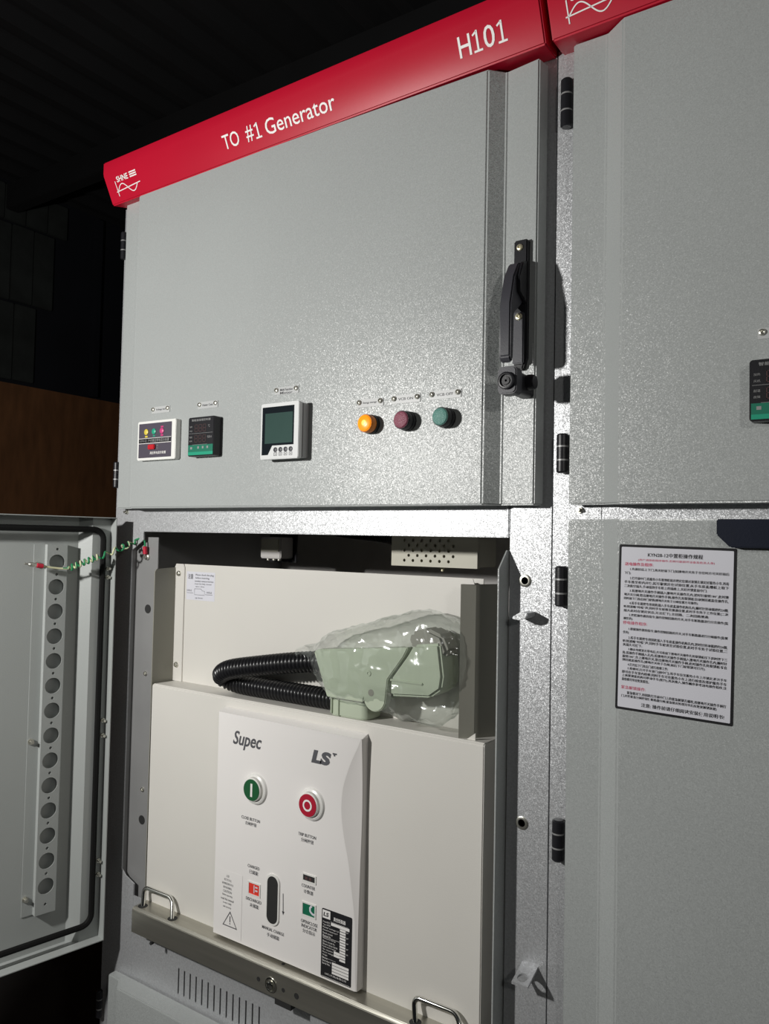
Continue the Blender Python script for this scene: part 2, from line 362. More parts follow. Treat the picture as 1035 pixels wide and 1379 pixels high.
# ------------------------------------------------------------------ setting
tag(box('floor', -7, 3, -4, 6, -0.1, 0, 'floor'), kind='structure')
ce_v, ce_f = [], []
n = 240
for i in range(n+1):
    x = -9+10*i/n; z = 3.45+0.022*(1 if (i//2) % 2 else -1)
    ce_v += [(x, -2.5, z), (x, 6, z)]
    if i: ce_f.append([2*i-2, 2*i-1, 2*i+1, 2*i])
ceil = tag(raw('ceiling', ce_v, ce_f, 'ceil'), kind='structure')
for k in range(6):
    b = box('purlin', -9, 1, -1.0+k*1.15, -0.93+k*1.15, 3.28, 3.42, 'ceil', ceil, 0.004)
wl = tag(box('wall_left', -4.3, -4.1, -2.5, 6, 0, 3.45, 'wallblack'), kind='structure')
first = None
for row, (za, hh, yend) in enumerate(((2.345, .425, 1.50), (2.785, .425, 1.60), (3.225, .195, 1.68))):
    first = None
    for c in range(20):
        yy = yend-.128*(c+1)
        if yy < -.4: continue
        if first is None: first = box('board', -4.1, -4.075, yy, yy+.122, za, za+hh, 'block', wl, .004); y_first = yy
        else:
            o = first.copy(); COL.objects.link(o); o.location = (random.uniform(-.008, .004), yy-y_first, 0)
for k, (ya, yb) in enumerate(((-1.4, -0.18), (-0.17, 1.05), (1.06, 2.28), (2.29, 3.51))):
    box('plywood_sheet', -4.1, -4.065-0.004*(k % 2), ya, yb, 0.02, 2.32, 'wood', wl, 0.003)
box('sheet_edge_strip', -4.1, -4.05, 1.86, 1.90, 2.33, 3.42, 'wallblack', wl, 0.003)
tag(box('wall_back', -9, 3, 5.2, 5.4, 0, 3.45, 'wallblack'), kind='structure')

# ------------------------------------------------------------------ switchgear cabinets
XL, XS = -1.325, -0.3925        # left edge of the first cabinet, seam between the two
CAB = thing('switchgear_cabinet', 'grey switchgear cabinet under the red TO #1 Generator H101 banner, lower door open', 'cabinet', (-0.86, 0.5, 0))
CB2 = thing('switchgear_cabinet', 'grey switchgear cabinet at the right edge with the printed notice on its closed door', 'cabinet', (0.07, 0.5, 0))
# carcass of the first cabinet
box('side_panel', XL, XL+0.003, 0.003, 1.0, 0.0, 2.15, 'paint', CAB)
box('top_panel', XL, XS-.001, 0.003, 1.0, 2.15, 2.155, 'darkzinc', CAB)
box('back_panel', XL+.003, XS-.001, 0.997, 1.0, 0.0, 2.15, 'darkzinc', CAB)
prism('frame_post', [(XL, 0.0), (-1.2355, 0.0), (-1.2355, .822), (-1.262, .832), (-1.273, .842), (-1.273, 1.468), (-1.238, 1.49), (-1.238, 2.17), (XL, 2.17)], 'y', 0, 0.003, 'zinc', CAB)
prism('frame_post', [(-.4545, 0), (XS-.001, 0), (XS-.001, 2.182), (-.4545, 2.182)], 'y', 0, 0.003, 'zinc', CAB)
box('seam_return', XS-.004, XS-.001, .003, 0.06, 0, 2.15, 'zinc', CAB)
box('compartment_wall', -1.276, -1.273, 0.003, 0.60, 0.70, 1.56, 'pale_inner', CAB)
bmw = box('filler_plate', -1.273, -1.2080, .012, .014, .72, 1.4950, 'pale_inner', CAB)
for (xx, zz) in ((-1.2330, 1.3535), (-1.2318, .9425)):
    lathe('plate_hole', (xx, .012, zz), [(.0085, .0), (.0088, .0006), (.0, .0004)], 'dark', bmw, seg=20)
screw('plate_screw', (-1.2341, .012, 1.2266), .0048, bmw); screw('plate_screw', (-1.2323, .012, 1.0013), .0048, bmw)
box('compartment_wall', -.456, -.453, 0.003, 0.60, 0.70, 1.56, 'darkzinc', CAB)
box('compartment_back', -1.276, -.453, .45, .453, .70, 1.56, 'inner', CAB)
box('compartment_roof', -1.276, -.453, .03, .60, 1.56, 1.563, 'inner', CAB)
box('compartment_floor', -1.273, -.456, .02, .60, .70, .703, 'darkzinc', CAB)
prism('crossbar', [(-1.238, 1.506), (-.4555, 1.506), (-.4555, 1.60), (-1.238, 1.60)], 'y', -.0025, .03, 'zinc', CAB, 0.0012)
# shielding strip that stands out from the right-hand post
prism('door_stop_strip', [(0.003, .55), (-.03, .55), (-.03, 1.462), (-.004, 1.488), (.003, 1.488)], 'x', -.4585, -.4565, 'paint', CAB)
# lower sheet with ventilation slots
slots = [(-1.1045+.01535*i, -1.1045+.01535*i+.0034, .658, .704) for i in range(14)]
slot_panel('vent_sheet', -1.2355, -.4545, .0, .80, 0.0005, 0.003, slots, 'zinc', CAB)
box('slot_backing', -1.2355, -.4545, .09, .093, .3, .74, 'dark', CAB)
# rivet nuts and brackets on the right-hand post
for zz in (1.4466, 1.1148):
    rn = lathe('rivet_nut', (-.4308, 0, zz), [(.0088, 0), (.0088, .0012), (.0075, .0018), (.0052, .0018), (.0048, -.004), (0, -.004)], 'screw', CAB)
    lathe('bolt_socket', (-.4308, .0035, zz), [(.0046, 0), (.0046, .003), (.0028, .0035), (.0022, .0010), (0, .0010)], 'black', rn, seg=12)
prism('lock_tongue', [(-.436, 1.3985), (-.4245, 1.4055), (-.4145, 1.4045), (-.4165, 1.3975), (-.4260, 1.3945), (-.436, 1.3955)], 'y', -.030, 0, 'zinc', CAB, .0008)
us = [-.0115, .0115]; vs_ = [0, .021, .034]
hole_plate('catch_plate', us, vs_, {(0, 0): (-.0005, .0105, .0070)}, .0032, lambda u, v, w_: (-.4165+u, -.034+v, .9150+.011*v/.034+w_), 'zinc', CAB, 20)

# banner -------------------------------------------------------------
def banner_z(x, z): return z+.0150*(x+1.31)
BPROF = [(-.003, 2.171), (-.042, 2.159), (-.067, 2.211), (-.067, 2.236), (-.055, 2.2385), (.02, 2.2385), (.02, 2.171)]
def banner(x0, x1, parent):
    bm = bmesh.new(); bz = lambda x, y, z: 2.1685+.007*(x+1.31) if y == -.003 else banner_z(x, z)
    A = [bm.verts.new((x0, y, bz(x0, y, z))) for y, z in BPROF]; B = [bm.verts.new((x1, y, bz(x1, y, z))) for y, z in BPROF]
    n = len(BPROF); bm.faces.new(A); bm.faces.new(B[::-1])
    for i in range(n): bm.faces.new((A[i], A[(i+1) % n], B[(i+1) % n], B[i]))
    bmesh.ops.recalc_face_normals(bm, faces=bm.faces); bevel(bm, .0022, 2, .15)
    return bm2('banner', bm, 'red', parent, True)
def banner_map(u, v):       # v = distance up the sloping face from its lower edge
    L = math.hypot(.025, .052); t = v/L
    return (u, -.042-.025*t-.0006, banner_z(u, 2.159+.052*t)-.0003)
ban = banner(-1.312, -.3935, CAB); ban2 = banner(-.3845, .62, CB2)
lettering('banner_lettering', [('TO', -.988, -.950, .0205, .0440, {'bold': .004}), ('#', -.9335, -.9165, .0190, .0435, {'bold': .004}), ('Generator', -.889, -.742, .0180, .0425, {'bold': .004}),
          ('H', -.5185, -.4995, .0205, .0475, {'bold': .004}), ('0', -.4790, -.4625, .0205, .0480, {'bold': .004})], banner_map, 'white_print', ban)
def numeral_one(x, v0, v1, wd):
    h = v1-v0; t = .0030
    quads('banner_lettering', [(x+wd*.5-t/2, x+wd*.5+t/2, v0, v1), (x+wd*.05, x+wd*.5-t/2, v0, v0+t*.9), (x+wd*.5+t/2, x+wd*.95, v0, v0+t*.9)], banner_map, 'white_print', ban)
    ribbons('banner_lettering', [[(x+wd*.08, v0+h*.80), (x+wd*.5, v1-.0014)]], t*.85, banner_map, 'white_print', ban)
numeral_one(-.9135, .0190, .0435, .0150); numeral_one(-.4965, .0205, .0478, .0150); numeral_one(-.4590, .0205, .0478, .0150)
def logo(x, parent):
    L = []
    L.append([(x+.001, .0120), (x, .0400)]); L.append([(x-.003, .0205), (x+.068, .0245)])
    L.append([(x+.002+.058*i/28, .0210+.003*i/28+.0105*math.sin(math.tau*i/28)) for i in range(29)])
    for q in L: ribbons('logo_wave', [q], .0017, banner_map, 'white_print', parent)
    lettering('logo_lettering', [('SHNE', x+.006, x+.0395, .0365, .0470, {'bold': .02})], banner_map, 'white_print', parent)
    for k in range(3): quads('logo_bar', [(x+.0445, x+.0640, .0373+.0039*k-.0003, .0373+.0039*k+.0020)], banner_map, 'white_print', parent)
logo(-1.283, ban); logo(-.359, ban2)

# upper door ---------------------------------------------------------
def door(name, sec, z0, z1, parent, m='paint'):
    poly = sec; return prism(name, poly, 'z', z0, z1, m, parent, .0022)
UD = door('upper_door', [(-1.297, -.0015), (-1.297, -.02), (-1.252, -.02), (-1.232, -.04), (-.480, -.04), (-.460, -.02), (-.4088, -.026), (-.4050, -.0015)], 1.5505, 2.168, CAB)
for za, zb in ((2.062, 2.118), (1.5935, 1.646), (.545, .598)): hinge(CAB, -1.3165, -.009, za, zb, .006)
for xx, zz in ((-1.290, 1.5445),): lathe('earth_stud', (xx, 0, zz), [(.0045, 0), (.0045, .003), (.0025, .003), (.0025, .008), (0, .008)], 'screw', CAB, seg=12)
# door handle: base plate, hinged lever, lock block
hb = prism('door_handle', [(-.4395, 1.915), (-.4195, 1.915), (-.4195, 1.752), (-.4245, 1.735), (-.4365, 1.735), (-.4395, 1.752)], 'y', -.034, -.02, 'black', UD, .0018)
for zz, yy in ((1.904, -.034),): screw('handle_screw', (-.4305, yy, zz), .0047, UD, 'brass')
# (lever, lock block and lock are further pieces of the handle, kept one level below the door)
lv = [(-.0345, 1.882), (-.0500, 1.877), (-.0640, 1.856), (-.0750, 1.8165), (-.0750, 1.745), (-.0700, 1.738), (-.0660, 1.738), (-.0640, 1.745), (-.0620, 1.805), (-.0345, 1.826)]
prism('handle_lever', lv, 'x', -.4405, -.4245, 'charcoal', UD, .0022)
prism('handle_cheek', [(-.034, 1.884), (-.046, 1.879), (-.058, 1.856), (-.056, 1.836), (-.034, 1.824)], 'x', -.4245, -.4195, 'black', UD, .001)
box('handle_inner_plate', -.4375, -.4215, -.039, -.034, 1.742, 1.813, 'charcoal', UD, .0015)
screw('handle_screw', (-.4285, -.039, 1.8065), .0050, UD, 'brass')
lb = prism('lock_block', rrect(-.4365, -.4100, 1.6925, 1.7290, .007), 'y', -.086, -.066, 'charcoal', UD, .0015)
prism('lock_body', rrect(-.4325, -.4110, 1.696, 1.7250, .006), 'y', -.066, -.020, 'black', UD, .001)
lathe('lock_stub', (-.4110, -.045, 1.7135), [(.0105, 0), (.0105, .006), (.009, .010), (0, .010)], 'black', UD, axis=(1, 0, 0), seg=22)
lathe('lock_cylinder', (-.4232, -.086, 1.7095), [(.0115, -.004), (.0115, .0035), (.0100, .0042), (.0085, .0042), (.0078, .0015), (.0055, .0015), (.005, .0030), (.0016, .0030), (.0012, .0002), (0, .0002)], 'black', UD, seg=30)

# open door of the middle compartment ------------------------------
OD_ANG = math.radians(-102)
ODM = Matrix.Translation((-1.2915, -.035, 0)) @ Matrix.Rotation(OD_ANG, 4, 'Z')
W_, Z0, Z1 = .860, .722, 1.532
# pan section: local x from hinge to free end, local y = towards the inside of the door
def od_part(name, obj):
    return obj
bm = bmesh.new()
def rect_ring(u0, u1, z0, z1, v): return [bm.verts.new(p) for p in ((u0, v, z0), (u1, v, z0), (u1, v, z1), (u0, v, z1))]
rings = [rect_ring(0, W_, Z0, Z1, .024), rect_ring(.0015, W_-.0015, Z0+.0015, Z1-.0015, .024), rect_ring(.0015, W_-.0015, Z0+.0015, Z1-.0015, .0012), rect_ring(.038, W_-.038, Z0+.0016, Z1-.0016, .0012)]
for A, B in zip(rings, rings[1:]):
    for k in range(4): bm.faces.new((A[k], A[(k+1) % 4], B[(k+1) % 4], B[k]))
# inner sheet with the raised panel seen from behind (recess), bevel on the two upright sides only
sec = [(.038, .0012), (.057, -.0188), (W_-.057, -.0188), (W_-.038, .0012)]
for (a, va), (b, vb) in zip(sec, sec[1:]):
    bm.faces.new([bm.verts.new(p) for p in ((a, va, Z0+.0016), (b, vb, Z0+.0016), (b, vb, Z1-.0016), (a, va, Z1-.0016))])
# outer sheet
sec2 = [(0, .024), (0, 0), (.037, 0), (.056, -.020), (W_-.056, -.020), (W_-.037, 0), (W_, 0), (W_, .024)]
for (a, va), (b, vb) in zip(sec2, sec2[1:]):
    bm.faces.new([bm.verts.new(p) for p in ((a, va, Z0), (b, vb, Z0), (b, vb, Z1), (a, va, Z1))])
for zz in (Z0, Z1, Z0+.0016, Z1-.0016):
    bm.faces.new([bm.verts.new((a, v, zz)) for a, v in ((.037, 0), (.056, -.02), (W_-.056, -.02), (W_-.037, 0))])
for zz in (Z0, Z1): bm.faces.new([bm.verts.new((a, v, zz)) for a, v in ((0, 0), (W_, 0), (W_, .024), (0, .024))]) if False else None
for zz in (Z0, Z1): bm.faces.new([bm.verts.new((a, v, zz)) for a, v in ((0, 0.0), (W_, 0.0), (W_, .024), (0, .024))])
bmesh.ops.remove_doubles(bm, verts=bm.verts, dist=1e-6)
OD = bm2('open_door', bm, 'inpaint', CAB); OD.matrix_basis = ODM
OD['label'] = 'opened compartment door seen from inside with perforated wiring channel'
# gasket
g = [(p[0], .0055, p[1]) for p in rrect(.0180, W_-.0180, Z0+.030, Z1-.024, .020, 6)]; g.append(g[0]); g.append(g[1])
gs = tube('gasket', g, .0058, 'rubber', OD, 8)
# perforated wiring channel
zs0, dz, cu = .8440, .0462, .1015
vsn2 = [.794, zs0-.0160]
for k in range(14): vsn2 += ([zs0+dz*k-.0160] if k else [])+[zs0+dz*k+.0160]
vsn2.append(1.478)
holes = {}
for j in range(len(vsn2)-1):
    mid = (vsn2[j]+vsn2[j+1])/2; hgt = vsn2[j+1]-vsn2[j]
    if abs(hgt-.032) < .0005: holes[0, j] = (cu, mid, .0146)
    elif hgt > .010: holes[0, j] = (cu, mid, .0026)
CH = hole_plate('wiring_channel', [.0826, .1200], vsn2, holes, -.0015, lambda u, v, w_: (u, -.0060+w_, v), 'inpaint', OD, 24)
box('channel_side', .1185, .1200, -.0185, -.0075, .794, 1.478, 'inpaint', OD)
box('channel_side', .0826, .0841, -.0185, -.0075, .794, 1.478, 'inpaint', OD)
box('channel_foot', .1200, .1400, -.0187, -.0172, .794, 1.478, 'inpaint', OD)
for zz in (.826, 1.113, 1.440):
    lathe('channel_screw', (.1345, -.0172, zz), [(.0055, 0), (.0055, .003), (.003, .003), (.003, .011), (0, .011)], 'screw', OD, axis=(0, 1, 0), seg=12)
for zz in (.842, .868, 1.108, 1.137, 1.415, 1.432):
    lathe('hinge_bolt', (.0065, .0012, zz), [(.0042, 0), (.0042, .004), (.0026, .004), (.0026, .012), (0, .012)], 'screw', OD, axis=(0, 1, 0), seg=12)
for zz in (.835, 1.105, 1.41): hinge(CAB, -1.3105, -.018, zz, zz+.052, .0075)

# bottom door ---------------------------------------------------------
LD = door('bottom_door', [(-1.278, -.0015), (-1.278, -.02), (-1.246, -.02), (-1.226, -.04), (-.480, -.04), (-.460, -.02), (-.412, -.02), (-.4005, -.0015)], .02, .6465, CAB)

# second cabinet -----------------------------------------------------
X2 = -.3915
prism('frame_post', [(X2, 0), (-.325, 0), (-.325, 2.184), (X2, 2.184)], 'y', 0, .003, 'zinc', CB2)
box('side_panel', X2, X2+.003, .003, 1.0, 0, 2.15, 'darkzinc', CB2)
box('top_panel', X2, .54, .003, 1.0, 2.15, 2.155, 'darkzinc', CB2)
box('side_panel', .537, .54, .003, 1.0, 0, 2.15, 'paint', CB2)
prism('frame_post', [(.46, 0), (.54, 0), (.54, 2.15), (.46, 2.15)], 'y', 0, .003, 'zinc', CB2)
box('crossbar', -.3245, .46, 0, .03, 1.50, 1.60, 'zinc', CB2, .001)
box('back_panel', X2+.003, .537, .997, 1.0, 0, 2.15, 'darkzinc', CB2)
sec2r = [(-.3550, -.0015), (-.3635, -.02), (-.3165, -.02), (-.290, -.04), (.425, -.04), (.445, -.02), (.50, -.02), (.51, -.0015)]
UD2 = door('upper_door', sec2r, 1.5505, 2.173, CB2)
LD2 = door('lower_door', sec2r, .70, 1.5315, CB2)
door('bottom_door', sec2r, .02, .69, CB2)
for za, zb in ((2.068, 2.135), (1.594, 1.647), (1.415, 1.469), (1.080, 1.134)): hinge(CB2, -.3755, -.009, za, zb, .0082)
lathe('earth_stud', (-.354, 0, 1.5445), [(.0045, 0), (.0045, .003), (.0025, .003), (.0025, .008), (0, .008)], 'screw', CB2, seg=12)
prism('door_latch', [(-.1735, 1.531), (-.1735, 1.513), (-.1590, 1.4985), (.02, 1.4985), (.02, 1.531)], 'y', -.054, -.0405, 'latch', LD2, .0012)

# ------------------------------------------------------------------ instruments on the upper door
YC = -.0400
def face(y): return mapY(y)
# voltage presence indicator
t = thing('voltage_indicator', 'white-framed dark indicator panel with yellow, green and pink dots, leftmost on the door', 'indicator', (-1.1465, YC, 1.64))
prism('bezel', rrect(-1.2, -1.0935, 1.6395, 1.7130, .003, 3), 'y', -.052, YC, 'white_bezel', t, .0012)
fp = prism('front_panel', rrect(-1.195, -1.1045, 1.6440, 1.7085, .001, 2), 'y', -.0527, -.0515, 'status', t)
for x_, m_ in ((-1.1735, 'yellow'), (-1.1520, 'green'), (-1.1300, 'pink')):
    lathe('indicator_lens', (x_, -.0527, 1.6925), [(.0056, 0), (.0056, .0012), (.0040, .0022), (0, .0026)], m_, t, seg=20)
quads('lens_caption', [(-1.177, -1.170, 1.6822, 1.6853)], face(-.0530), 'yellow', fp)
quads('lens_caption', [(-1.155, -1.149, 1.6830, 1.6853)], face(-.0530), 'green', fp)
quads('lens_caption', [(-1.1335, -1.1265, 1.6830, 1.6860), (-1.1335, -1.1265, 1.699, 1.7015)], face(-.0530), 'pink', fp)
quads('name_band', [(-1.194, -1.1065, 1.6715, 1.6800)], face(-.0530), 'black', fp)
quads('band_edge', [(-1.195, -1.1045, 1.6800, 1.6808), (-1.195, -1.1045, 1.6705, 1.6715)], face(-.0531), 'white_print', fp)
lettering('printed_text', [('GSN-Q', -1.1915, -1.1720, 1.6733, 1.6783), ('户内高压带电显示装置', -1.1680, -1.1095, 1.6730, 1.6788, {'bold': .01})], face(-.0533), 'dim', fp)
lettering('printed_text', [('高压带电显示装置', -1.1620, -1.1180, 1.6500, 1.6552, {'bold': .01})], face(-.0531), 'white_print', fp)
box('push_button', -1.1650, -1.1465, -.0570, -.0527, 1.6590, 1.6680, 'redbtn', t, .0012)
lettering('printed_text', [('按', -1.144, -1.1395, 1.6640, 1.6680), ('检', -1.144, -1.1395, 1.6592, 1.6632)], face(-.0531), 'dim', fp)

SEG = {'a': (0, 1, 1.9, 2), 'b': (.9, 1, 1, 2), 'c': (.9, 1, 0, 1), 'd': (0, 1, 0, .12), 'e': (0, .12, 0, 1), 'f': (0, .12, 1, 2), 'g': (0, 1, .94, 1.06)}
def controller(dx, label):
    t = thing('humidity_controller', label, 'controller', (-1.0215+dx, YC, 1.641), 'temperature and humidity controllers')
    x0, x1, z0, z1 = -1.0545+dx, -.9885+dx, 1.6405, 1.7100
    prism('housing', rrect(x0, x1, z0, z1, .003, 3), 'y', -.0575, YC, 'black', t, .0012)
    fp = prism('front_panel', rrect(x0+.002, x1-.002, z0+.002, z1-.002, .0015, 2), 'y', -.0581, -.057, 'black', t)
    mp = face(-.0585)
    quads('green_band', [(x0+.002, x1-.002, z0+.0075, z0+.0200)], mp, 'teal', fp)
    quads('green_band', [(x0+.002, x1-.002, z0+.0020, z0+.0075)], mp, 'teal_light', fp)
    lettering('printed_text', [('智能温湿度控制器', x0+.0095, x1-.009, z1-.0075, z1-.0035, {'bold': .01})], mp, 'dim', fp)
    rects = []
    for row, zb in enumerate((z0+.0430, z0+.0245)):
        for k in range(3):
            xb = x0+.0175+k*.0102
            for s in 'abcdefg':
                a, b, c, d = SEG[s]; h = .0065; rects.append((xb+a*.0078, xb+b*.0078, zb+c*h, zb+d*h))
    quads('digit_segments', rects, mp, 'seg', fp)
    quads('rule', [(x0+.003, x1-.003, z0+.0402, z0+.0406), (x0+.012, x1-.016, z0+.0202, z0+.0206)], mp, 'dim', fp)
    lettering('printed_text', [('加热', x0+.0045, x0+.0115, z0+.051, z0+.0540), ('风机', x0+.0045, x0+.0115, z0+.0435, z0+.0465), ('超温', x0+.0045, x0+.0115, z0+.0325, z0+.0355), ('故障', x0+.0045, x0+.0115, z0+.0255, z0+.0285),
              ('℃', x1-.0150, x1-.0105, z0+.0500, z0+.0545), ('%RH', x1-.0165, x1-.0060, z0+.0310, z0+.0350)], mp, 'dim', fp)
    quads('key_marks', [(x0+.0075, x0+.0125, z0+.0125, z0+.0165)]+[(x0+.0265+k*.0115-.0008, x0+.0265+k*.0115+.0032, z0+.0130, z0+.0172) for k in range(3)], face(-.0587), 'dim', fp)
    return t
controller(0, 'black temperature and humidity controller with green band, between white indicator and square meter')
controller(.9155, 'black controller with green band on the right-hand cabinet door, cut off by the frame edge')

# power meter
t = thing('panel_meter', 'light grey square panel meter with dark lcd screen and two rows of keys', 'meter', (-.8333, YC, 1.627))
prism('housing', rrect(-.8720, -.7915, 1.6285, 1.7170, .002, 2), 'y', -.055, YC, 'meter_side', t, .001)
prism('bezel', rrect(-.8742, -.7925, 1.6268, 1.7186, .003, 3), 'y', -.064, -.055, 'meter', t, .0015)
sg = prism('screen_glass', [(-.8700, 1.7125), (-.8025, 1.7125), (-.8025, 1.6490), (-.8480, 1.6490), (-.8570, 1.6340), (-.8700, 1.6340)], 'y', -.0646, -.063, 'lcd_frame', t)
quads('lcd_area', [(-.8635, -.8045, 1.6525, 1.7020)], face(-.0649), 'lcd', sg)
for k in range(4):
    lathe('key', (-.8405+.0108*k, -.064, 1.6420), [(.0040, -.001), (.0040, .0007), (.003, .0012), (0, .0012)], 'charcoal', t, seg=16)
VS, FS = [], []
for k in range(4):
    c = -.8405+.0108*k; ribbon_data([(c-.0030, 1.6325), (c+.0030, 1.6325), (c+.0030, 1.6372), (c-.0030, 1.6372)], .0010, face(-.0643), VS, FS, True)
    ribbon_data([(c-.0012, 1.6348), (c+.0014, 1.6348)], .0012, face(-.0643), VS, FS)
me = bpy.data.meshes.new('key_symbols'); me.from_pydata(VS, [], FS); link('key_symbols', me, 'grey_print', t)

# name plates
def nameplate(cx, cz, wd, lines, label, m='clear_label', tilt=0.0):
    t = thing('name_plate', label, 'name plate', (cx, YC, cz-.006), 'small screwed name plates on the doors')
    prism('plate', rrect(cx-wd/2, cx+wd/2, cz-.0062, cz+.0062, .001, 2), 'y', YC-.0012, YC, m, t)
    for s in (-1, 1): screw('screw', (cx+s*(wd/2-.0048), YC-.0012, cz+.0015), .0040, t, 'screw', h=.0032)
    n = len(lines)
    lettering('printed_text', [(b, cx-wd*.26 if len(b) > 4 else cx-.008, cx+wd*.26 if len(b) > 4 else cx+.008, cz+(.0012 if n > 1 else 0)-.0018-.0052*i, cz+(.0012 if n > 1 else 0)+.0022-.0052*i, {'bold': .01}) for i, b in enumerate(lines)], face(YC-.0015), 'grey_print', t)
nameplate(-1.1497, 1.7350, .050, ['Voltage Ind'], 'pale name plate above the white-framed indicator')
nameplate(-1.0245, 1.7340, .050, ['Heater Cont'], 'pale name plate above the black green-banded controller')
nameplate(-.8402, 1.7433, .052, ['Multi Function', 'Meter'], 'pale two-line name plate above the square meter')
nameplate(-.6714, 1.7085, .049, ['Energy storage'], 'name plate above the lit amber lamp')
nameplate(-.6068, 1.7091, .050, ['VCB ON'], 'name plate reading VCB ON above the dull red lamp')
nameplate(-.5404, 1.7097, .052, ['VCB OFF'], 'name plate reading VCB OFF above the green lamp')
nameplate(-.108, 1.7428, .050, ['Heater Cont'], 'name plate above the controller at the right frame edge')

# pilot lamps
def pilot(x, z, lens, label, lit=False):
    t = thing('pilot_lamp', label, 'pilot lamp', (x, YC, z), 'pilot lamps on the upper door')
    lathe('collar', (x, YC, z), [(.0148, 0), (.0148, .0055), (.0138, .007), (.0132, .007), (0, .007)], 'black', t, seg=32)
    lathe('skirt', (x, YC-.007, z), [(.0136, 0), (.0138, .011), (.0128, .0125), (0, .0125)], 'amber_ring' if lit else 'black', t, seg=32)
    l = lathe('lens', (x, YC-.0185, z), [(.0126, 0), (.0126, .0012), (.0112, .0030), (.0070, .0042), (0, .0046)], lens, t, seg=32)
    if lit: lathe('lamp_core', (x+.001, YC-.0225, z), [(.0050, 0), (.004, .0008), (0, .0010)], 'amber_hot', l, seg=24)
    return t
pilot(-.6675, 1.6745, 'amber', 'lit amber pilot lamp, nearest the meter', True)
pilot(-.6025, 1.6750, 'mauve', 'unlit dull red pilot lamp between the amber and green lamps')
pilot(-.5370, 1.6750, 'seagreen', 'unlit green pilot lamp nearest the door handle')

# ------------------------------------------------------------------ notice on the right-hand door
PT = thing('wall_notice', 'white printed notice with black border and red headings on the grey door', 'notice', (-.2230, YC, 1.2955))
PA = -.0185; PCX, PCZ = -.2230, 1.3972; PW, PH = .1345, .2030
def pmap(y):
    c, s = math.cos(PA), math.sin(PA)
    return lambda u, v: (PCX+(u-.5)*PW*c-(v-.5)*PH*s*-1*-1, y, PCZ+(u-.5)*PW*s+(v-.5)*PH*c)
def pprism(name, poly, y0, y1, m):
    f0, f1 = pmap(y0), pmap(y1); n = len(poly)
    return raw(name, [f0(*p) for p in poly]+[f1(*p) for p in poly], [list(range(n)), list(range(2*n-1, n-1, -1))]+[[i, (i+1) % n, n+(i+1) % n, n+i] for i in range(n)], m, PT)
pprism('border', rrect(0, 1, 0, 1, .012, 3), -.0406, -.0400, 'black_print')
pprism('sheet', rrect(.022, .978, .015, .985, .006, 2), -.0409, -.0404, 'paper')
PM = pmap(-.0412)
lettering('title', [('KYN28-12中置柜操作规程', .26, .73, .9300, .9560, {'bold': .012})], PM, 'black_print', PT)
lettering('red_headings', [('(用户请按此程序操作,否则可能损坏设备及危及人身)', .175, .825, .9020, .9170), ('送电操作及程序:', .055, .310, .8720, .8930, {'bold': .012}),
          ('停电操作程序:', .052, .270, .5160, .5370, {'bold': .004}), ('紧急解锁操作:', .052, .270, .1260, .1470, {'bold': .0})], PM, 'red_print', PT)
BODY = [(.850, .105, .945, '1.先装好后上下门,再关好前下门(如接地开关处于合位时方可关好前后'), (.826, .055, .112, '下门);'),
 (.796, .105, .945, '2.打开前中门,将服务小车推到柜前并把定位锁对准锁孔锁定好服务小车,再将'), (.772, .055, .945, '手车推至柜内并使其可靠锁定在试验位置,从手车底盘槽板上取下'), (.748, .055, .770, '二次航空插头,手动插到手车柜上的插座上,关好并锁紧前中门;'),
 (.720, .105, .945, '3.将接地开关操作手柄插入接地开关操作孔内,逆时针旋转180°,此时接'), (.696, .055, .945, '地开关分闸,取出接地开关操作手柄,操作孔处联锁板自动弹回遮盖住操作孔,'), (.672, .055, .700, '同时前下门及后封门被锁(接地开关处于分闸位置方可操作);'),
 (.645, .105, .945, '4.将手车摇把专用钥匙插入手车底盘操作机构孔内,顺时针转动摇把约20圈,'), (.622, .055, .945, '听到清晰“咔嚓”声,同时手车被推至接通位置,此时手车处于工作位置(二次'), (.598, .055, .790, '插头此时在锁定状态,无法拔下),主回路、二次回路接通;'),
 (.572, .105, .945, '5.按照操作票的指令,操作控制回路的开关,对手车断路器进行分合操作(监'), (.550, .055, .140, '视仪表);'),
 (.488, .105, .945, '1.根据操作票的指令,操作控制回路的开关,对手车断路器进行分闸操作(监视'), (.466, .055, .110, '仪表);'),
 (.436, .105, .945, '2.将手车摇把专用钥匙插入手车底盘操作机构孔内,逆时针转动摇把约20圈,'), (.414, .055, .945, '听到清晰“咔嚓”声,同时手车被退至试验位置,此时手车处于试验位置,二'), (.392, .055, .230, '次插头可拔下;'),
 (.366, .105, .945, '3.确认电缆室无带电后,方可将前下接地开关操作孔处联锁板压下(同时按下三'), (.344, .055, .945, '角,将操作手柄插入孔内,将接地开关操作手柄插入接地开关操作孔内,顺时针'), (.322, .055, .945, '旋转180°,合上接地开关,取出接地开关操作手柄,此时操作孔处联锁板不会'), (.300, .055, .770, '弹回遮盖操作孔(接地开关处于合闸,前后下门被联锁可打开);'),
 (.274, .105, .460, '4.打开后下门及后门进行检修工作;'), (.250, .105, .945, '5.检修时,打开手车室门(前中门),将手车拉至服务小车上并锁定,移开手车'), (.228, .055, .945, '即可在手车室内检修;同时手车可在服务小车上进行检查及维护服务手车'), (.206, .055, .945, '上装置锁紧机构可移动手车(柜外),再次推入,操作顺序参考送电操作程序,注'), (.184, .055, .300, '意检修完毕应恢复原位。'),
 (.104, .105, .945, '紧急情况下,用钥匙打开前中门上的紧急解锁孔螺栓,用接地开关操作手柄打'), (.082, .055, .870, '门,并按紧急分闸按钮使断路器分闸;紧急情况处理完毕后应恢复解锁装置)')]
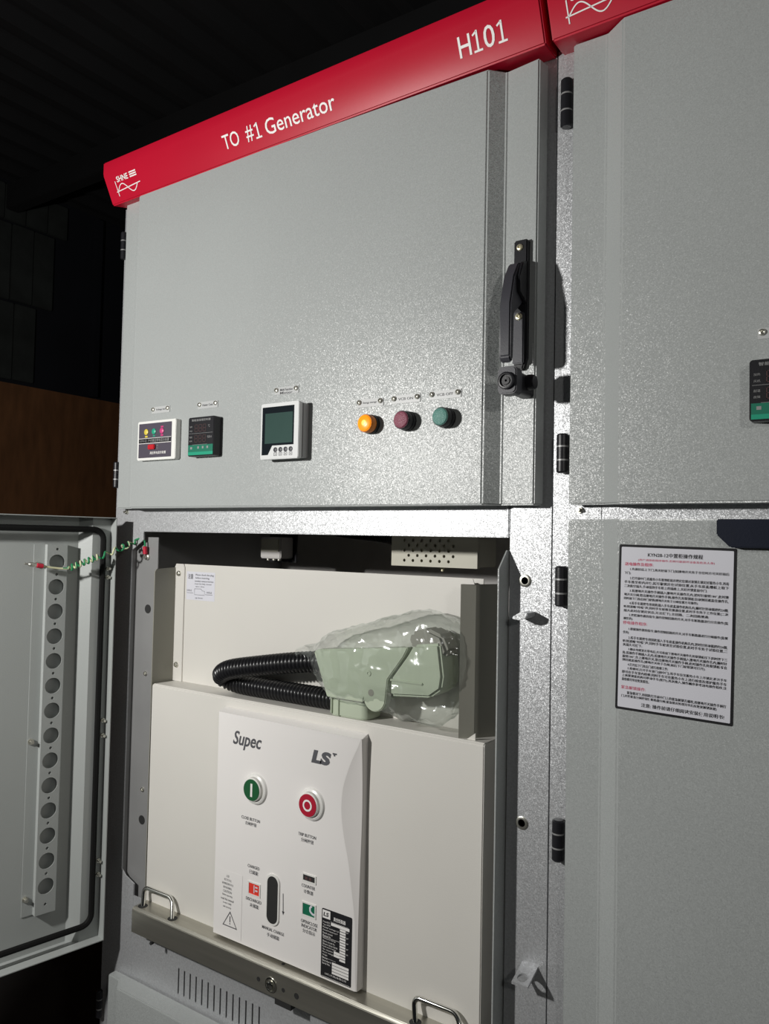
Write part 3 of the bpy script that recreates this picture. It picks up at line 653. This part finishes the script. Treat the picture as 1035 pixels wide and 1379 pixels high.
lettering('body_text', [(s, a, b, v-.0085, v+.0105, {'bold': .012, 'res': 1}) for v, a, b, s in BODY], PM, 'black_print', PT)
lettering('footer', [('注意: 操作前请仔细阅读安装使用说明书!', .235, .930, .0320, .0560, {'bold': .012})], PM, 'black_print', PT)

# ------------------------------------------------------------------ circuit breaker truck
BR = thing('circuit_breaker', 'cream withdrawable circuit breaker with white push-button faceplate sitting in the open compartment', 'circuit breaker', (-.847, .2, .703))
box('chassis', -1.205, -.499, .0665, .32, .72, 1.18, 'olive', BR, .002)
prism('front_cover', [(.0, .800), (.0, 1.2095), (.003, 1.2125), (.066, 1.2105), (.066, .800)], 'x', -1.2000, -.4900, 'cream', BR, .0015)
box('rear_panel', -1.2085, -.523, .058, .0605, 1.2105, 1.443, 'cream', BR, .0006)
rl = prism('panel_flange', [(-1.2085, 1.2105), (-1.180, 1.2105), (-1.180, 1.436), (-1.183, 1.443), (-1.205, 1.443), (-1.2085, 1.436)], 'y', .0555, .058, 'cream', BR, .0006)
for zz in (1.424, 1.243): screw('flange_screw', (-1.1955, .0555, zz), .0055, rl, h=.004)
prism('side_plate', [(.004, .805), (.0615, .805), (.0615, 1.436), (.0080, 1.4335), (.004, 1.428)], 'x', -1.2075, -1.2055, 'olive', BR)
prism('side_plate', [(-.5350, .058), (-.5345, .006), (-.5170, .021), (-.4975, .058), (-.5000, .058), (-.5185, .0225), (-.5330, .0100), (-.5330, .058)], 'z', 1.2110, 1.4365, 'olive', BR)
prism('plate_tab', [(-.5345, 1.4365), (-.516, 1.4365), (-.519, 1.4445), (-.531, 1.4445)], 'y', .0135, .0150, 'cream', BR)
prism('corner_gusset', [(-.529, 1.2112), (-.509, 1.2112), (-.509, 1.2225), (-.524, 1.2112)], 'y', .0095, .0115, 'cream', BR)
# sticker on the rear panel
st = quads('paper_sticker', [(-1.1755, -1.0965, 1.3735, 1.4290)], face(.0578), 'paper', BR)
lettering('sticker_text', [('注意', -1.1715, -1.1570, 1.4145, 1.4245, {'bold': .01}), ('Please check the plug', -1.150, -1.100, 1.4205, 1.4250), ('before inserting', -1.150, -1.112, 1.4145, 1.4190), ('secondary connector lock lever', -1.152, -1.100, 1.4085, 1.4125),
          ('must be fully closed', -1.152, -1.106, 1.4035, 1.4070), ('open / close', -1.150, -1.125, 1.3985, 1.4015), ('HOLE', -1.1735, -1.1600, 1.3900, 1.3935), ('HOLE', -1.1180, -1.1040, 1.3880, 1.3915), ('up lever', -1.150, -1.128, 1.3760, 1.3795)], face(.0575), 'grey_print', st)
ribbons('sticker_drawing', [[(-1.152, 1.3955), (-1.134, 1.3960), (-1.131, 1.3925), (-1.124, 1.3920), (-1.124, 1.3840), (-1.152, 1.3840), (-1.152, 1.3955)], [(-1.174, 1.3870), (-1.156, 1.3870)], [(-1.122, 1.3855), (-1.102, 1.3855)]], .0007, face(.0575), 'grey_print', st)

# faceplate: white moulding with a curved, set-back flank on its right
FX0, FX1, FZ0, FZ1, FY = -1.0005, -.6900, .8080, 1.1905, -.0180
CURVE = [(1.1905, -.6915), (1.1485, -.7126), (1.1104, -.7260), (1.0743, -.7285), (1.0377, -.7226), (.997, -.7114), (.9151, -.6975), (.8080, -.6935)]
def curve_x(z):
    for (za, xa), (zb, xb) in zip(CURVE, CURVE[1:]):
        if zb <= z <= za: t = (za-z)/(za-zb); t2 = t; return xa+(xb-xa)*t2
    return CURVE[-1][1]
bm = bmesh.new(); rows = []
NZ = 48
for j in range(NZ+1):
    z = FZ0+(FZ1-FZ0)*j/NZ; cx = (curve_x(min(FZ1, z+.012))+2*curve_x(z)+curve_x(max(FZ0, z-.012)))/4
    cx = min(cx, FX1-.0015); dep = (FX1-cx)*.14
    rows.append([bm.verts.new((FX0, .0003, z)), bm.verts.new((FX0, FY+.002, z)), bm.verts.new((FX0+.002, FY, z)), bm.verts.new((cx-.001, FY, z)), bm.verts.new((cx+.001, FY+.0010, z)), bm.verts.new((FX1-.0005, FY+.0010+dep, z)), bm.verts.new((FX1, FY+.002+dep, z)), bm.verts.new((FX1+.0005, -.0003, z))])
for A, B in zip(rows, rows[1:]):
    for k in range(7):
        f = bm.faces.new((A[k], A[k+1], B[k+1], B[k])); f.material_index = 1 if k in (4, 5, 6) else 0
rows.append([bm.verts.new((v.co.x, -.0003, FZ1+.005 if 0 < i < 7 else FZ1+.001)) for i, v in enumerate(rows[-1])])
for k in range(7): bm.faces.new((rows[-2][k], rows[-2][k+1], rows[-1][k+1], rows[-1][k]))
bm.faces.new(rows[0])
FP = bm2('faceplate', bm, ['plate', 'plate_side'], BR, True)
FM = face(FY-.0005)
lettering('product_name', [('Supec', -.9625, -.8960, 1.1330, 1.1640, {'bold': .018, 'shear': .28})], FM, 'grey_print', FP)
lettering('maker_logo', [('LS', -.7880, -.7480, 1.1385, 1.1600, {'bold': .06, 'shear': .18})], FM, 'grey_print', FP)
quads('logo_tick', [(-.7450, -.7370, 1.1585, 1.1610), (-.7430, -.7400, 1.1560, 1.1585)], FM, 'grey_print', FP)
def cap(a, b, u, v, h=.0052): return (b, u, None, v-h/2, v+h/2, {'centre': True, 'bold': .006, 'cond': .8 if a else 1})
lettering('captions', [cap(1, 'CLOSE BUTTON', -.9165, 1.0205), cap(0, '合闸按钮', -.9160, 1.0125, .0062), cap(1, 'TRIP BUTTON', -.7930, 1.0207), cap(0, '分闸按钮', -.7925, 1.0125, .0062),
   cap(1, 'CHARGED', -.9070, .9425), cap(0, '已储能', -.9065, .9336, .0065), cap(1, 'DISCHARGED', -.9050, .8878), cap(0, '未储能', -.9035, .8790, .0065), cap(1, 'COUNTER', -.7880, .9410), cap(0, '计数器', -.7875, .9326, .0062),
   cap(1, 'OPEN/CLOSE', -.7845, .8850), cap(1, 'INDICATOR', -.7845, .8780), cap(0, '分合指示', -.7850, .8705, .0062), cap(1, 'MANUAL CHARGE', -.8605, .8510), cap(0, '手动储能', -.8600, .8415, .0065)], FM, 'grey_print', FP)
def push_button(x, z, m, sym):
    lathe('button_guard', (x+.002, FY, z), [(.0268, -.001), (.0245, .0035), (.0215, .0050), (.0205, .0048), (.0200, .0015), (0, .0015)], 'btn_white', FP, seg=40)
    lathe('push_button', (x, FY-.0015, z), [(.0196, 0), (.0196, .0058), (.0185, .0070), (0, .0070)], 'btn_white', FP, seg=40)
    lathe('button_cap', (x, FY-.0085, z), [(.0178, 0), (.0176, .0010), (0, .0012)], m, FP, seg=40)
    y = FY-.0100
    if sym == 'I': quads('button_symbol', [(x-.0016, x+.0028, z-.0110, z+.0110)], mapY(y), 'white_print', FP)
    else:
        VS, FS = [], []; ribbon_data([(x+.0078*math.cos(math.tau*k/32), z+.0078*math.sin(math.tau*k/32)) for k in range(32)], .0030, mapY(y), VS, FS, True)
        me = bpy.data.meshes.new('button_symbol'); me.from_pydata(VS, [], FS); link('button_symbol', me, 'white_print', FP)
push_button(-.9085, 1.0730, 'btn_green', 'I'); push_button(-.7865, 1.0725, 'btn_red', 'O')
def window(x0, x1, z0, z1, m, name, sym=None):
    fr = hole = slot_panel('window_frame', x0-.0022, x1+.0022, z0-.0022, z1+.0022, FY-.0014, FY+.0001, [(x0, x1, z0, z1)], 'btn_white', FP)
    quads(name, [(x0, x1, z0, z1)], mapY(FY-.0004), m, FP)
window(-.9160, -.8925, .8975, .9155, 'ind_red', 'charge_flag'); window(-.7985, -.7745, .9500, .9590, 'dark', 'counter_window'); window(-.7980, -.7735, .8960, .9140, 'ind_green', 'position_flag')
quads('flag_mark', [(-.9055, -.9035, .9000, .9130), (-.9020, -.8965, .9035, .9060), (-.9020, -.8965, .9090, .9115)], mapY(FY-.0007), 'paper', FP)
ribbons('flag_mark', [[(-.7800, .9130), (-.7835, .9090), (-.7830, .9040), (-.7790, .9010), (-.7745, .9000)]], .0035, mapY(FY-.0007), 'paper', FP)
quads('counter_digits', [(-.7950, -.7900, .9515, .9560), (-.7870, -.7820, .9515, .9560)], mapY(FY-.0007), 'seg', FP)
prism('slot_rim', rrect(-.8765, -.8475, .8590, .9425, .0135, 8), 'y', FY-.0022, FY+.001, 'btn_white', FP, .0006)
prism('charging_slot', rrect(-.8735, -.8505, .8625, .9390, .0112, 8), 'y', FY-.0026, FY, 'dark', FP)
ribbons('arrow', [[(-.8405, .9165), (-.8395, .8850)]], .0013, FM, 'grey_print', FP)
me = bpy.data.meshes.new('arrow_head'); me.from_pydata([FM(-.8420, .8880), FM(-.8395, .8820), FM(-.8370, .8880)], [], [[0, 1, 2]]); link('arrow_head', me, 'grey_print', FP)
wn = quads('warning_sticker', [(-.9975, -.9320, .8120, .9215)], mapY(FY-.0004), 'plate', FP)
lettering('warning_text', [(b, -.9660, None, .9105-.0066*i, .9145-.0066*i, {'centre': True, 'cond': .8}) for i, b in enumerate(['注意', '柜门打开后', '请勿随意操作开关', '操作前请确认', 'CAUTION', 'Before operating', 'read this manual', 'to use it safely', 'and correctly'])], mapY(FY-.0007), 'grey_print', FP)
VS, FS = [], []; ribbon_data([(-.9745, .8290), (-.9425, .8290), (-.9585, .8535)], .0030, mapY(FY-.0007), VS, FS, True)
me = bpy.data.meshes.new('warning_triangle'); me.from_pydata(VS, [], FS); link('warning_triangle', me, 'grey_print', FP)
quads('exclamation_mark', [(-.9593, -.9575, .8365, .8465), (-.9593, -.9575, .8330, .8350)], mapY(FY-.0008), 'grey_print', FP)
npz0, npz1, npx0, npx1 = .8115, .9165, -.7590, -.7005
NP = prism('rating_plate', rrect(npx0, npx1, npz0, npz1, .002, 3), 'y', FY-.0009, FY, 'black_print', FP)
ym = mapY(FY-.0012)
def nu(u): return npx0+(npx1-npx0)*u
def nv(v): return npz0+(npz1-npz0)*v
wr = [(.03, .29, .865, .985), (.32, .93, .790, .832), (.30, .90, .838, .841)]
wr += [(.62, .81, .755-.0395*k, .785-.0395*k) for k in range(12)]
wr += [(.43, .62, .395, .432), (.43, .62, .355, .390), (.38, .93, .225, .262), (.38, .93, .180, .218), (.38, .93, .135, .173), (.38, .93, .095, .128), (.04, .62, .590, .594), (.04, .50, .285, .288), (.03, .97, .012, .016)]
quads('rating_fields', [(nu(a), nu(b), nv(c), nv(d)) for a, b, c, d in wr], ym, 'white_print', FP)
lettering('rating_logo', [('LS', nu(.06), nu(.24), nv(.895), nv(.955), {'bold': .03, 'shear': .15})], mapY(FY-.0015), 'black_print', FP)
lettering('rating_text', [('真空断路器', nu(.40), nu(.80), nv(.865), nv(.925), {'bold': .015})]+[(b, nu(.05), nu(e), nv(.800-.0405*i), nv(.826-.0405*i)) for i, (b, e) in enumerate([('Model/型号', .28), ('Type/类型', .30), ('Rated voltage Ur', .60), ('Rated frequency fr', .55), ('Rated current', .38), ('Rated Ir', .32), ('Withstand Ud/Up', .48), ('Short circuit Isc', .46), ('Short time Ik/tk', .56), ('Rated control voltage', .50), ('Op. sequence', .40), ('Motor voltage', .42), ('Weight', .22), ('Date', .22), ('Standard', .34), ('Serial No.', .32)])]
          +[('kV', nu(.84), nu(.90), nv(.755-.0395*k), nv(.775-.0395*k)) for k in range(0, 10, 2)]+[('LSIS (大连)有限公司', nu(.15), nu(.85), nv(.045), nv(.078))], ym, 'white_print', FP)

# tray with handles
TZ = .803
prism('tray', [(-.035, .757), (-.035, TZ-.004), (-.031, TZ), (.0095, TZ), (.0095, .7985), (-.0325, .7985), (-.0325, .757)], 'x', -1.1955, -.4900, 'tray', BR, .0008)
for (x_, r_) in ((-.8745, .0036), (-.8210, .0033), (-.7935, .0046)):
    lathe('tray_hole', (x_, -.0350, .7755), [(r_, -.0004), (r_*1.05, .0003), (r_*.7, .0002), (0, .0001)], 'dark', BR, seg=16)
kb = lathe('crank_socket', (-.8470, -.0350, .7755), [(.0115, -.001), (.0118, .0015), (.0098, .0020), (.0092, -.0005), (.0066, -.0005), (.0064, .0045), (.0045, .0055), (0, .0055)], 'chrome', BR, seg=28)
box('tray_slot', -.8390, -.8050, -.0345, .0005, .7480, .7565, 'dark', BR)
lathe('tray_screw', (-.8383, -.0165, TZ), [(.003, -.0004), (.003, .0005), (0, .0007)], 'dark', BR, axis=(0, 0, 1), seg=12)
lathe('tray_screw', (-1.1400, -.0325, .7525), [(.003, -.003), (.003, .003), (0, .003)], 'dark', BR, seg=12)
def pull(x0, x1):
    p = arc_path([(x0, -.0205, TZ-.004), (x0-.008, -.012, TZ+.030), (x1-.016, -.008, TZ+.028), (x1, -.0215, TZ-.004)], .012, 6)
    h = tube('pull_handle', p, .0039, 'chrome', BR, 12)
    for x_ in (x0, x1): lathe('handle_grommet', (x_, -.0205, TZ), [(.0085, -.0005), (.0090, .0004), (.006, .0006), (0, .0004)], 'dark', h, axis=(0, 0, 1), seg=18)
pull(-1.1820, -1.1000); pull(-.5830, -.5050)

# ------------------------------------------------------------------ secondary plug, conduit, wrap
PL = thing('secondary_plug', 'pale green cable plug with lever, wrapped in clear plastic above the breaker cover', 'plug', (-.735, .032, 1.210))
# socket base on the shelf and its collar
prism('socket_base', rrect(-.7745, -.6990, .006, .055, .012, 4), 'z', 1.2128, 1.250, 'plug', PL, .002)
box('base_rib', -.7690, -.7660, .0035, .007, 1.216, 1.246, 'plug', PL, .0008); box('base_rib', -.7540, -.7520, .0035, .007, 1.2135, 1.248, 'plug', PL, .0006)
arc = [(-.6770+.0205*math.cos(math.radians(a)), 1.2530+.0205*math.sin(math.radians(a))) for a in range(-170, 1, 17)]
prism('lever_shell', [(-.7985, 1.3130), (-.7700, 1.2440), (-.6985, 1.2440)]+arc+[(-.6530, 1.2850), (-.6250, 1.3220), (-.6170, 1.3370), (-.7900, 1.3180)], 'y', -.005, .012, 'plug', PL, .003)
prism('plug_body', [(-.7900, 1.3110), (-.7640, 1.2510), (-.655, 1.2510), (-.655, 1.3300)], 'y', .012, .055, 'plug', PL, .003)
prism('plug_head', [(-.6490, 1.2850), (-.6200, 1.3230), (-.6080, 1.3420), (-.5640, 1.3480), (-.5570, 1.3000), (-.5600, 1.2800), (-.5790, 1.2660), (-.6490, 1.2600)], 'y', -.004, .052, 'plug', PL, .004)
box('head_rib', -.6480, -.5900, -.0065, -.003, 1.2835, 1.2870, 'plug', PL, .001)
prism('dark_cap', [(-.6220, 1.3420), (-.6180, 1.3600), (-.5900, 1.3680), (-.5640, 1.3590), (-.5520, 1.3350), (-.5600, 1.3250), (-.6080, 1.3330)], 'y', .002, .044, 'olive', PL, .005)
lathe('plug_screw', (-.6880, -.005, 1.2905), [(.0042, -.001), (.0042, .0012), (.0022, .0012), (.002, .0002), (0, .0002)], 'plug', PL, seg=16)
lathe('lever_hole', (-.6830, -.005, 1.2610), [(.0052, -.0005), (.0054, .0004), (0, .0003)], 'olive', PL, seg=18)
path, Lc = spline([(-.788, .018, 1.2960), (-.850, .010, 1.2885), (-.930, .006, 1.2750), (-.995, .006, 1.2620), (-1.0280, .016, 1.2480), (-1.0270, .029, 1.2370), (-.9900, .0375, 1.2300), (-.900, .0390, 1.2295), (-.762, .0385, 1.2300)], 420)
def ridges(n): return [.0166+.0014*(1 if (i % 6) in (0, 1, 2) else -1)*(1 if (i % 6) not in (0, 3) else .4) for i in range(n)]
tube('conduit', path, ridges(len(path)), 'conduit', PL, 22)
# clear wrap: crumpled bag drawn loosely round the plug
bm = bmesh.new()
# outline of the bag in (x, z) around a moving centre line, lofted with crumples
secs = [(-.845, 1.2945, .021, .021), (-.826, 1.2990, .020, .022), (-.806, 1.3000, .021, .024), (-.793, 1.2990, .027, .038), (-.770, 1.2930, .031, .055), (-.735, 1.2960, .033, .062), (-.700, 1.3000, .034, .066), (-.665, 1.3040, .034, .074), (-.630, 1.3060, .035, .083), (-.600, 1.3070, .035, .086), (-.570, 1.3060, .034, .083), (-.545, 1.3120, .030, .067), (-.533, 1.3230, .020, .046), (-.527, 1.3350, .008, .022)]
fine = []
for i in range(len(secs)-1):
    for k in range(5):
        t = k/5; fine.append([a+(b-a)*t for a, b in zip(secs[i], secs[i+1])])
fine.append(list(secs[-1]))
rings = []; SG = 60
for (x, z, ry, rz) in fine:
    ring = []
    for k in range(SG):
        a = math.tau*k/SG; ca, sa = math.cos(a), math.sin(a); p = Vector((x, .020+ry*math.copysign(abs(ca)**.65, ca), z+rz*math.copysign(abs(sa)**.8, sa)))
        nv_ = Vector((0, math.cos(a), math.sin(a)))
        q = p*1.0
        d = (1-abs(noise.noise(q*38)))*.0075+(1-abs(noise.noise(q*110+Vector((3, 1, 7)))))*.0055-.0100
        amp = 1.0 if x > -.80 else .35
        p += nv_*d*amp+Vector((noise.noise(q*60)*.002, 0, 0))
        p.y = min(p.y, .0560)
        floor_z = 1.2135
        if x > -.70 and p.z < floor_z: p.z = floor_z+.002*noise.noise(q*90)**2
        ring.append(bm.verts.new(p))
    rings.append(ring)
for A, B in zip(rings, rings[1:]):
    for k in range(SG): bm.faces.new((A[k], B[k], B[(k+1) % SG], A[(k+1) % SG]))
bm.faces.new(rings[-1])
tag(bm2('plastic_bag', bm, 'film', None, True), 'crumpled clear plastic bag pulled over the pale green plug', 'plastic bag')

# ------------------------------------------------------------------ things hung under the compartment roof
SK = thing('socket_box', 'ivory perforated socket box hanging behind the crossbar above the breaker', 'socket box', (-.66, .14, 1.456))
us = [-.746]+[-.7235+.0088*k for k in range(13)]+[-.577]
vs_ = [1.4545, 1.4600]+[1.4600+.0088*k for k in range(1, 7)]+[1.5220]
hl = {(i, j): ((us[i]+us[i+1])/2, (vs_[j]+vs_[j+1])/2, .0027) for i in range(1, 13) for j in range(1, 7) if (i+j) % 2 == 0}
hole_plate('perforated_front', us, vs_, hl, .002, lambda u, v, w_: (u, .142+w_, v), 'device', SK, 12)
box('box_body', -.7455, -.5775, .150, .215, 1.4560, 1.5600, 'device', SK, .002)
box('box_rim', -.746, -.5770, .1442, .150, 1.4545, 1.4600, 'device', SK); box('box_rim', -.746, -.7420, .1442, .150, 1.4600, 1.5600, 'device', SK); box('box_rim', -.581, -.5770, .1442, .150, 1.4600, 1.5600, 'device', SK)
lathe('box_stud', (-.655, .165, 1.4560), [(.006, 0), (.006, .004), (.003, .004), (.003, .009), (0, .009)], 'brass', SK, axis=(0, 0, -1), seg=14)
path, Lc = spline([(-.746, .18, 1.500), (-.80, .19, 1.510), (-.90, .20, 1.5180), (-.97, .215, 1.530), (-1.02, .225, 1.540)], 260)
tag(tube('corrugated_hose', path, [.0150+.0013*(1 if (i % 6) < 3 else -1) for i in range(260)], 'conduit', None, 16), 'black corrugated hose running left from the perforated socket box', 'hose')
LS_ = thing('limit_switch', 'small grey switch block hanging in the dark at the back of the compartment', 'switch', (-1.073, .20, 1.451))
box('switch_body', -1.108, -1.052, .195, .235, 1.456, 1.500, 'inner', LS_, .002)
box('switch_bracket', -1.118, -1.044, .235, .239, 1.448, 1.5600, 'black', LS_)
for x_ in (-1.094, -1.078, -1.064): lathe('terminal', (x_, .205, 1.456), [(.004, 0), (.004, .004), (.002, .005), (0, .005)], 'screw', LS_, axis=(0, 0, -1), seg=12)
box('terminal_cover', -1.1045, -1.0560, .1925, .195, 1.470, 1.496, 'device', LS_, .0008)

# ------------------------------------------------------------------ earthing wire from the door to the frame
EW = thing('earthing_wire', 'coiled yellow-green earthing wire between the open door and the frame', 'wire', (-1.31, -.02, 1.43))
def D(u, v, z): return ODM @ Vector((u, v, z))
s0 = D(.145, .012, 1.4400); s1 = D(.110, .013, 1.4345); s2 = D(.090, .016, 1.4335)
e1 = Vector((-1.2385, .0045, 1.477)); e0 = Vector((-1.2385, .0065, 1.457))
ctrl = [s2, D(.068, .022, 1.443), D(.046, .028, 1.4525), D(.022, .033, 1.462), D(.004, .040, 1.471), Vector((-1.262, -.018, 1.479)), Vector((-1.2575, -.004, 1.4890))]
n = 420; axis, La = spline(ctrl, n); hel = []
turns = 13; tt = 0
for i, p in enumerate(axis):
    d = (axis[min(i+1, n-1)]-axis[max(i-1, 0)]).normalized(); s, t = frame_for(d); f = i/(n-1)
    # tight coil on the door half, drawn out towards the frame
    ph = math.tau*(7.5*min(1, f/.40)+(f-.40)/.60*4.5*(f > .40))
    rr = .0048*min(1, f/.03, (1-f)/.03)
    hel.append(p+(s*math.cos(ph)+t*math.sin(ph))*rr)
full = spline([s0, s1, s2], 20)[0]+hel[1:-1]+spline([axis[-1], Vector((-1.248, .0035, 1.4930)), Vector((-1.240, .0045, 1.487)), e1], 24)[0]
bm = bmesh.new(); tube_bm(bm, full, .0019, 8)
for f in bm.faces:
    c = f.calc_center_median(); f.material_index = 0
bm.faces.ensure_lookup_table()
for i, f in enumerate(bm.faces):
    f.material_index = 1 if (i % 8) in (0, 1, 2) or i//8 < 16 else 0
bm2('wire', bm, ['wire_green', 'wire_yellow'], EW, True)
def lug(a, b):
    a, b = Vector(a), Vector(b); L = (b-a).length
    lathe('lug_sleeve', a, [(.0022, 0), (.0044, .001), (.0044, L-.001), (.0022, L)], 'lug', EW, axis=(b-a), seg=14)
lug(s0+(s0-s1)*.02, s0+(s1-s0)*.33); lug(e1, e0+(e1-e0)*.2)
pz = s0+(s0-s1)*.30
lathe('lug_tongue', s0+(s0-s1)*.02, [(.003, 0), (.0042, .006), (.0042, .012), (.002, .015), (.002, .021), (0, .021)], 'screw', EW, axis=(s0-s1), seg=12)
lathe('lug_tongue', (-1.2385, .012, 1.4560), [(.0065, 0), (.0065, .003), (.0035, .004), (.0035, .009), (0, .009)], 'screw', EW, seg=14)
